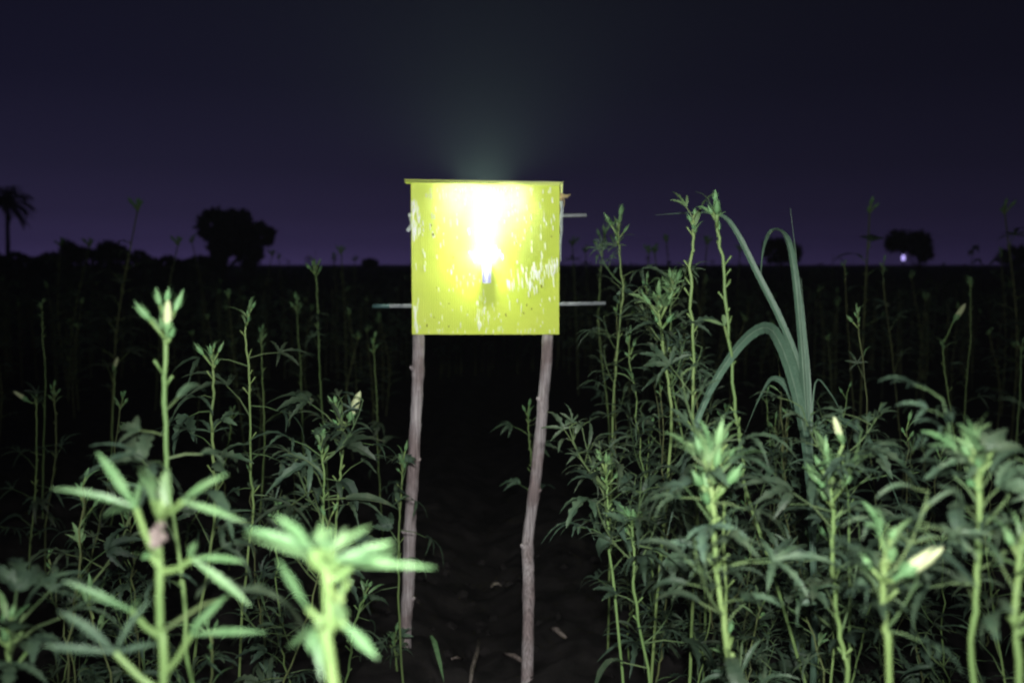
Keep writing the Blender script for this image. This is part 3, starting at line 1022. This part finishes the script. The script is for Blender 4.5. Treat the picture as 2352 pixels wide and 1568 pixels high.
filler(30, (.40, 1.5), (1.4, 2.6), (.50, .84), 'low leafy okra plant in the tangle at lower right', 'okra tangle at lower right', 201, (9, 13), .9, 5)
filler(25, (.36, 1.1), (2.45, 3.5), (.72, 1.04), 'leafy okra plant in the thicket behind the right stick', 'okra thicket right of the sticks', 202, (9, 12), .9, 5)
filler(6, (1.2, 2.2), (3.0, 4.2), (.5, .8), 'dim okra plant in the gap below the violet light', 'okra plants in the dark gap at right', 205, (6, 9))
filler(30, (-1.25, -.46), (1.4, 2.7), (.46, .80), 'low leafy okra plant in the tangle at lower left', 'okra tangle at lower left', 203, (8, 11), .9, 3)
filler(5, (-2.0, -.7), (3.0, 4.2), (.45, .7), 'dim okra plant in the dark rows left of the board', 'okra rows left of the board', 204, (6, 9))

# ---- farther plants: three parts, shared meshes
def far_variant(seed):
    rg = random.Random(seed)
    h = rg.uniform(1.15, 1.5)
    pts = spline([Vector((0, 0, 0)), Vector((rg.uniform(-.05, .05), rg.uniform(-.04, .04), h * .5)), Vector((rg.uniform(-.1, .1), rg.uniform(-.08, .08), h))], 20)
    sm = stem_mesh(pts, .005, .0032, rg, [(rg.uniform(.4, .95), rg.uniform(0, 6.28), .02) for _ in range(8)], M['oldstem'])

    def merged(name, items, mats):
        m = MB()
        for me, p, e, s in items:
            i0 = len(m.v)
            mt = Matrix.Translation(p) @ e.to_matrix().to_4x4() @ Matrix.Scale(s, 4)
            m.v += [mt @ v.co for v in me.vertices]
            for pl in me.polygons:
                m.face(tuple(i0 + k for k in pl.vertices), pl.material_index)
        return m.mesh(name, mats)
    its = []
    a = 0
    for i in range(15):
        u = .25 + .65 * i / 15
        a += 2.4
        its.append((rg.choice(LEAVES), pts[int(u * 19)], leaf_euler(a, rg.uniform(0, .8), rg.uniform(-.4, .4)), rg.uniform(.7, 1.2)))
    fol = merged('foliage', its, [M['leaf'], M['stem']])
    its = []
    for i in range(8):
        a = i * 2.4
        t = .1 + .6 * i / 8
        its.append((rg.choice(BUDS), pts[-1] - Vector((0, 0, .03 * i / 8)), aim(Vector((math.cos(a) * t, math.sin(a) * t, 1))), rg.uniform(1.1, 1.7)))
    hd = merged('bud_cluster', its, [M['bud'], M['stem']])
    return sm, fol, hd


FAR = [far_variant(300 + k) for k in range(6)]
rg = random.Random(77)


def far_plant(x, y, s, label, group):
    v = rg.choice(FAR)
    root = link('okra_plant', None, None, (x, y, ground_z(x, y) - .01), (0, 0, rg.uniform(0, 6.28)), (1, 1, s))
    tag(root, label, 'plant', group)
    for n_, me in zip(('stem', 'foliage', 'bud_cluster'), v):
        link(n_, me, root)


n = 0
while n < 70:
    y = 6.0 + 6.0 * rg.random() ** 1.2
    vx = rg.uniform(-60, 2420)
    x = (vx - CX) / FV * y
    x = round((x + .10) / .62 - .5) * .62 + .21 + rg.uniform(-.09, .09)
    if abs(x + .10) < .36 + .02 * y:
        continue
    left = x < 0
    far_plant(x, y, rg.uniform(.5, .74) * (1 if rg.random() < .9 else 1.25),
              'nearly black okra plant in the far rows %s of the board' % ('left' if left else 'right'), 'far okra rows %s of the board' % ('left' if left else 'right'))
    n += 1

# tall spires seen against the sky
for (vx, vy, y, lab) in ((315, 452, 7.0, 'lone tall okra spire against the sky left of the round tree'),
                         (205, 545, 9.0, 'short okra tip on the horizon between palm and lone tall spire'),
                         (138, 542, 10.0, 'okra tip on the horizon beside the leftmost dark shrub'),
                         (408, 540, 8.5, 'okra tip on the horizon touching the round tree on its left'),
                         (440, 535, 11.0, 'faint okra tip just left of the round tree crown'),
                         (625, 572, 12.0, 'okra tip on the horizon just right of the round tree'),
                         (640, 580, 14.0, 'second okra tip on the horizon right of the round tree'),
                         (783, 562, 9.0, 'okra tip on the horizon midway between tree and board'),
                         (766, 578, 12.0, 'smaller okra tip left of the one midway between tree and board'),
                         (815, 585, 14.0, 'okra tip on the horizon nearest the left of the board'),
                         (1315, 540, 9.5, 'hazy okra tip just right of the board'),
                         (1345, 560, 11.0, 'hazier okra tip right of the board, second from its edge'),
                         (1490, 560, 8.5, 'clump-like okra tip on the horizon left of the tall thin stem'),
                         (1504, 556, 8.9, 'okra tip on the horizon closest to the tall thin stem'),
                         (1530, 535, 10.0, 'faint thin okra stem against the sky left of the tall thin stem'),
                         (1625, 540, 9.0, 'faint okra stem between the two tall thin stems'),
                         (1700, 560, 10.5, 'faint okra tip under the arching grass blade'),
                         (2000, 450, 6.4, 'tall dark okra spire against the sky left of the violet light'),
                         (2310, 452, 6.8, 'tall dark okra spire against the sky at far right')):
    p = P(vx, vy, y)
    v = rg.choice(FAR)
    hv = max(q.co.z for q in v[2].vertices)
    tx = sum(q.co.x for q in v[2].vertices) / len(v[2].vertices)
    ty = sum(q.co.y for q in v[2].vertices) / len(v[2].vertices)
    s = (p.z + .01) / hv
    root = link('okra_plant', None, None, (p.x - tx * 1.9, y - ty * 1.9, -.01), None, (1.9, 1.9, s))
    tag(root, lab, 'plant', 'okra tips against the sky')
    for n_, me in zip(('stem', 'foliage', 'bud_cluster'), v):
        link(n_, me, root)

# the crop beyond, one mass
m = MB()
rg = random.Random(91)
for k in range(1500):
    y = 10.5 + 60 * rg.random() ** 1.6
    x = rg.uniform(-.62, .62) * y
    h = rg.uniform(.6, 1.02) * (1 if rg.random() < .87 else rg.uniform(1.15, 1.5))
    m.tube([(x, y, 0), (x + rg.uniform(-.05, .05), y, h)], [.006, .004], 3, m=1)
    for i in range(9):
        a = rg.uniform(0, 6.28)
        z = h * rg.uniform(.35, 1.0)
        L = rg.uniform(.10, .22)
        d = Vector((math.cos(a), math.sin(a), 0))
        m.lobe([Vector((x, y, z)), Vector((x, y, z)) + d * L * .5 + Vector((0, 0, L * .3)), Vector((x, y, z)) + d * L + Vector((0, 0, -L * .1))], L * .35, (0, 0, 1), .3,
               prof=lambda u: (.3, 1, .05)[int(u * 2)])
crop = link('distant_crop', m.mesh('distant_crop', [M['leaf'], M['oldstem']]))
tag(crop, 'dark mass of far okra crop stretching to the horizon', 'crop', kind='stuff')

# ---------------------------------------------------------------- cane grass with long arching blades
YG = 2.15
gb = P(1868, 1400, YG)
gb.z = 0
cane = link('cane_grass', None, None, gb)
tag(cane, 'tall grass plant with long arching grey-green blades at right', 'grass')


tw = random.Random(6)


def blade(path, w, dy=None, fold=.35, up=(0, -1, .15), prof=None):
    n_ = len(path)
    pts = spline([P(x, y, YG + (dy[k] if dy else 0)) - gb for k, (x, y) in enumerate(path)], 26)
    m = MB()
    pr = prof or (lambda u: min(1, .55 + 1.6 * u) * max(.03, 1 - max(0, (u - .35) / .65) ** 1.6))
    m.lobe(pts, w, up, fold, prof=pr, twist=tw.uniform(-.9, .9))
    b = link('blade', m.mesh('blade', [M['cane']]), cane)
    m = MB()
    off = Vector((0, -.0009, 0))
    m.tube([p + off for p in pts], [max(.0003, .0011 * pr(k / 25)) for k in range(26)], 5)
    link('midrib', m.mesh('midrib', [M['rib']]), b)


blade([(1866, 1260), (1858, 1050), (1848, 900), (1838, 760), (1826, 640), (1812, 560), (1792, 530), (1768, 534), (1752, 580), (1746, 660)], .0185, [0, 0, 0, 0, 0, .03, .08, .14, .2, .25])
blade([(1862, 1250), (1858, 1000), (1850, 850), (1838, 700), (1826, 570), (1815, 478)], .008, [.01, -.01, -.02, -.02, -.01, 0], prof=lambda u: max(.05, 1 - u ** 1.4))
blade([(1862, 1200), (1858, 1000), (1840, 860), (1795, 740), (1740, 630), (1690, 530), (1655, 494), (1600, 488), (1505, 494)], .015, [.02, .02, .02, .02, .03, .05, .08, .16, .3])
blade([(1870, 1360), (1860, 1120), (1845, 980), (1815, 850), (1785, 775), (1760, 752), (1725, 766), (1680, 815), (1625, 905), (1582, 1020), (1552, 1140), (1533, 1228)], .025,
      [0, -.01, -.03, -.06, -.10, -.14, -.18, -.23, -.28, -.32, -.34, -.35])
blade([(1868, 1200), (1850, 1020), (1815, 900), (1775, 868), (1745, 910), (1708, 1000)], .017, [.03, .05, .10, .14, .17, .2])
blade([(1868, 1250), (1880, 1080), (1905, 980), (1950, 970), (1995, 1010), (2040, 1095), (2086, 1215)], .016, [.04, .06, .10, .14, .16, .18, .2])
blade([(1864, 1230), (1862, 1000), (1858, 860), (1850, 760), (1840, 640)], .010, [.0, .0, .02, .02, .02], prof=lambda u: max(.05, 1 - u ** 1.5))
blade([(1866, 1230), (1862, 1050), (1872, 880), (1905, 900), (1935, 960), (1952, 1060)], .006, [.0, .02, .08, .12, .16, .2], prof=lambda u: max(.1, 1 - u ** 1.5))
m = MB()
m.tube([Vector((0, 0, 0)), P(1872, 1450, YG) - gb, P(1868, 1300, YG) - gb, P(1862, 1150, YG) - gb], [.009, .008, .007, .004], 9)
link('stalk', smooth(m.mesh('stalk', [M['cane']])), cane)

# ================================================================= horizon
def tree(name, vx0, vx1, vtop, vbot, Y, label, blobs, seed, leaf=.32, dens=900, trunks=((.5, .5),)):
    """blobs: (u, v, ru, rv) in crown box units"""
    rg = random.Random(seed)
    pl, pr_ = P(vx0, vbot, Y), P(vx1, vtop, Y)
    Wd, H = pr_.x - pl.x, pr_.z
    root = link(name, None, None, ((pl.x + pr_.x) / 2, Y, 0))
    tag(root, label, 'tree' if 'tree' in name or 'palm' in name else 'shrub', 'dark trees and shrubs on the horizon')
    z0 = pl.z
    m = MB()
    tr = MB()
    for (u, v, ru, rv) in blobs:
        c = Vector(((u - .5) * Wd, rg.uniform(-.1, .1) * Wd, z0 + (H - z0) * v))
        b0 = Vector(((trunks[0][0] - .5) * Wd, 0, max(z0 * .5, .05)))
        tr.tube([b0, b0.lerp(c, .5) + Vector((0, 0, .1)), c], [.07 * H / 5, .05 * H / 5, .02 * H / 5], 6)
        for k in range(int(dens * ru * rv * 4)):
            while True:
                d = Vector((rg.uniform(-1, 1), rg.uniform(-1, 1), rg.uniform(-1, 1)))
                if .1 < d.length < 1:
                    break
            d = d.normalized() * (d.length ** .6) * rg.uniform(.8, 1.12)
            p = c + Vector((d.x * ru * Wd, d.y * ru * Wd, d.z * rv * (H - z0)))
            s = leaf * rg.uniform(.5, 1.2)
            e = Euler((rg.uniform(0, 6), rg.uniform(0, 6), rg.uniform(0, 6))).to_matrix()
            i = len(m.v)
            for q in ((-s, 0, 0), (0, -s * .45, 0), (s, 0, 0), (0, s * .45, 0)):
                m.v.append(p + e @ Vector(q))
            m.face((i, i + 1, i + 2, i + 3))
    for (u0, u1) in trunks:
        tr.tube([Vector(((u0 - .5) * Wd, 0, -.1)), Vector(((u1 - .5) * Wd, 0, z0 + (H - z0) * .5))], [.16 * H / 5, .09 * H / 5], 8)
    link('trunk', smooth(tr.mesh('trunk', [M['bark']])), root)
    link('crown', m.mesh('crown', [M['crown']]), root)


tree('round_tree', 460, 632, 478, 612, 75, 'big round-crowned tree silhouetted on the horizon left of the board',
     [(.25, .70, .25, .28), (.50, .72, .22, .26), (.78, .55, .20, .22), (.25, .35, .16, .3), (.66, .28, .18, .3), (.92, .50, .07, .12), (.45, .45, .2, .25)], 1, .38, 1700, ((.3, .28), (.68, .66)))
tree('dark_shrub', 135, 180, 552, 600, 50, 'small dark shrub on the horizon at far left', [(.45, .5, .4, .5), (.75, .3, .3, .4)], 2, .16, 600)
tree('dark_shrub', 225, 292, 553, 600, 50, 'flat-topped dark shrub on the horizon left of the round tree', [(.4, .5, .4, .5), (.7, .4, .35, .35)], 3, .16, 600)
tree('dark_shrub', 828, 872, 594, 612, 70, 'tiny rounded shrub on the horizon close to the board', [(.5, .4, .45, .6)], 4, .16, 400)
tree('dark_shrub', 1750, 1842, 545, 606, 60, 'black bush on the horizon behind the arching grass blades', [(.35, .5, .35, .5), (.72, .4, .3, .4)], 5, .2, 800)
tree('spreading_tree', 2030, 2140, 528, 612, 80, 'low spreading tree on the horizon above the violet light', [(.35, .7, .3, .28), (.7, .62, .3, .35), (.85, .4, .18, .3), (.15, .62, .15, .2)], 6, .3, 1100, ((.8, .7),))
tree('dark_shrub', 2290, 2400, 565, 612, 70, 'dark bush on the horizon at the right edge', [(.4, .5, .4, .5), (.8, .55, .3, .5)], 7, .25, 600)
# low hedge along the left horizon
m = MB()
rg = random.Random(15)
for k in range(5200):
    vx = rg.uniform(-120, 520)
    top = 578 + 9 * math.sin(vx * .021) + 5 * math.sin(vx * .09 + 1) + max(0, (vx - 330)) * .12
    Y = 55 + rg.uniform(-2, 2)
    p = P(vx, top, Y)
    p.z = rg.uniform(.0, 1.0) ** .6 * p.z
    s = rg.uniform(.1, .22)
    e = Euler((rg.uniform(0, 6), rg.uniform(0, 6), rg.uniform(0, 6))).to_matrix()
    i = len(m.v)
    for q in ((-s, 0, 0), (0, -s * .5, 0), (s, 0, 0), (0, s * .5, 0)):
        m.v.append(p + e @ Vector(q))
    m.face((i, i + 1, i + 2, i + 3))
tag(link('hedge', m.mesh('hedge', [M['crown']])), 'low dark hedge along the left horizon', 'hedge', kind='stuff')

# palm at the left edge
pp = P(16, 575, 70)
palm = link('palm_tree', None, None, (pp.x, 70, 0))
tag(palm, 'palm tree silhouette cut by the left edge', 'tree', 'dark trees and shrubs on the horizon')
ct = P(16, 462, 70)
m = MB()
m.tube([Vector((0, 0, -.1)), Vector((.08, 0, ct.z * .5)), Vector((ct.x - pp.x, 0, ct.z))], [.2, .15, .13], 8)
link('trunk', smooth(m.mesh('trunk', [M['bark']])), palm)
rg = random.Random(3)
for k in range(28):
    a = k * 2.4
    el = rg.uniform(-.75, 1.3)
    L = rg.uniform(1.2, 1.75)
    d = Vector((math.cos(a) * math.cos(el), math.sin(a) * math.cos(el), math.sin(el)))
    c = Vector((ct.x - pp.x, 0, ct.z))
    pts = bez(c, c + d * L * .6 + Vector((0, 0, .2)), c + d * L + Vector((0, 0, -.45)), 9)
    m = MB()
    m.tube(pts, [.03 - .002 * j for j in range(9)], 4)
    for j in range(1, 9):
        for s in (-1, 1):
            t = (pts[j] - pts[j - 1]).normalized()
            sd = t.cross(Vector((0, 0, 1)))
            sd = (sd.normalized() if sd.length > .01 else Vector((1, 0, 0))) * s
            for q in (0, .5):
                b = pts[j - 1].lerp(pts[j], q)
                m.lobe([b, b + (sd + t * .6) * .28 + Vector((0, 0, -.05)), b + (sd + t * .9) * .5 + Vector((0, 0, -.28))], .10, (0, 0, 1), .2, prof=lambda u: (.6, 1, .05)[int(u * 2)])
    link('frond', m.mesh('frond', [M['crown']]), palm)

# far violet light
fp = P(2075, 592, 60)
fl = link('distant_lamp', None, None, (fp.x, 60, 0))
tag(fl, 'small glowing violet-white lamp far off on the right horizon', 'lamp')
m = MB()
m.tube([(0, 0, -.1), (0, 0, fp.z - .20)], .03, 8)
link('pole', m.mesh('pole', [M['bark']]), fl)
m = MB()
prof = [(-.17, .02), (-.15, .08), (-.08, .10), (.06, .10), (.13, .07), (.17, .02)]
m.tube([(0, 0, fp.z + z) for z, r in prof], [r for z, r in prof], 12)
link('lantern', smooth(m.mesh('lantern', [M['farlamp']])), fl)

# ================================================================= litter on the path
def stick(a, b, r, label, mat='dry'):
    a, b = Vector(a), Vector(b)
    root = link('dry_stick', None, None, a)
    tag(root, label, 'stick', 'dry litter on the bare path')
    m = MB()
    d = b - a
    m.tube([Vector(), d * .35 + Vector((.004, 0, .006)), d * .7 + Vector((-.003, 0, .004)), d], [r * .7, r, r * .9, r * .5], 7)
    link('stick', smooth(m.mesh('stick', [M[mat]])), root)


def gp(vx, vy):
    d = P(vx, vy, 1.0) - CAM
    t = -CAM.z / d.z
    p = CAM + d * t
    p.z = ground_z(p.x, p.y) + .012
    return p


stick(gp(1158, 1494), gp(1216, 1530), .008, 'pale dry stick lying beside the right stick on the bare path')
stick(gp(1038, 1500), gp(1062, 1478), .006, 'short dry stick on the dark path between the two sticks')
stick(gp(1266, 1478), gp(1300, 1500), .010, 'pale broken stalk lying right of the right stick')
stick(gp(1100, 1450), gp(1080, 1560), .008, 'long dull dry stick lying along the middle of the path')
for (vx, vy, lab) in ((1140, 1325, 'small pale dry leaf on the path left of the right stick'), ):
    p = gp(vx, vy)
    t = link('dry_leaf', None, None, p)
    tag(t, lab, 'leaf', 'dry litter on the bare path')
    m = MB()
    m.lobe([Vector((-.02, 0, 0)), Vector((-.008, 0, .012)), Vector((.008, .003, .014)), Vector((.022, 0, .004))], .018, (0, -.4, 1), .5)
    link('blade', m.mesh('blade', [M['dry']]), t)
m = MB()
rg = random.Random(44)
for k in range(90):
    x, y = rg.gauss(-.10, .22), rg.uniform(2.4, 4.2)
    r = rg.uniform(.008, .026)
    c = Vector((x, y, ground_z(x, y) + r * .25))
    i = len(m.v)
    ring = []
    for zz, rr in ((-.6, .6), (0, 1), (.55, .7)):
        for q in range(6):
            a = q * 1.047 + rg.uniform(-.3, .3)
            f = rr * r * rg.uniform(.75, 1.2)
            m.v.append(c + Vector((math.cos(a) * f, math.sin(a) * f, zz * r * rg.uniform(.7, 1.2))))
    m.v.append(c + Vector((0, 0, r * .9)))
    for j in range(2):
        for q in range(6):
            a, b = i + j * 6 + q, i + j * 6 + (q + 1) % 6
            m.face((a, b, b + 6, a + 6))
    for q in range(6):
        m.face((i + 12 + q, i + 12 + (q + 1) % 6, i + 18))
tag(link('soil_clods', m.mesh('soil_clods', [M['soil']])), 'loose dark soil clods on the bare path', 'soil', kind='stuff')
p = gp(990, 1510)
t = link('fallen_grass_blade', None, None, p)
tag(t, 'green grass blade lying across the path foot of the left stick', 'grass')
m = MB()
e = gp(1020, 1556) - p
m.lobe([Vector((0, 0, .05)), e * .3 + Vector((0, 0, .055)), e * .7 + Vector((0, 0, .03)), e], .016, (0, -.6, 1), .3)
link('blade', m.mesh('blade', [M['young']]), t)

# ================================================================= air, with haze added to carry the halo above the board
hm, hn, hl, hb = new_mat('added_glow_haze')
hn.remove(hb)
pv = hn.new('ShaderNodeVolumePrincipled')
pv.inputs['Color'].default_value = (.92, .95, 1, 1)
pv.inputs['Density'].default_value = 0.0011
pv.inputs['Anisotropy'].default_value = 0.6
hl.new(pv.outputs[0], hn['Material Output'].inputs['Volume'])
m = MB()
m.box((0, 215, 6), (1300, 790, 14))
hz_ = link('haze', m.mesh('haze', [hm]))
tag(hz_, 'thin haze added over the field to carry the glow above the board', 'haze', kind='stuff')
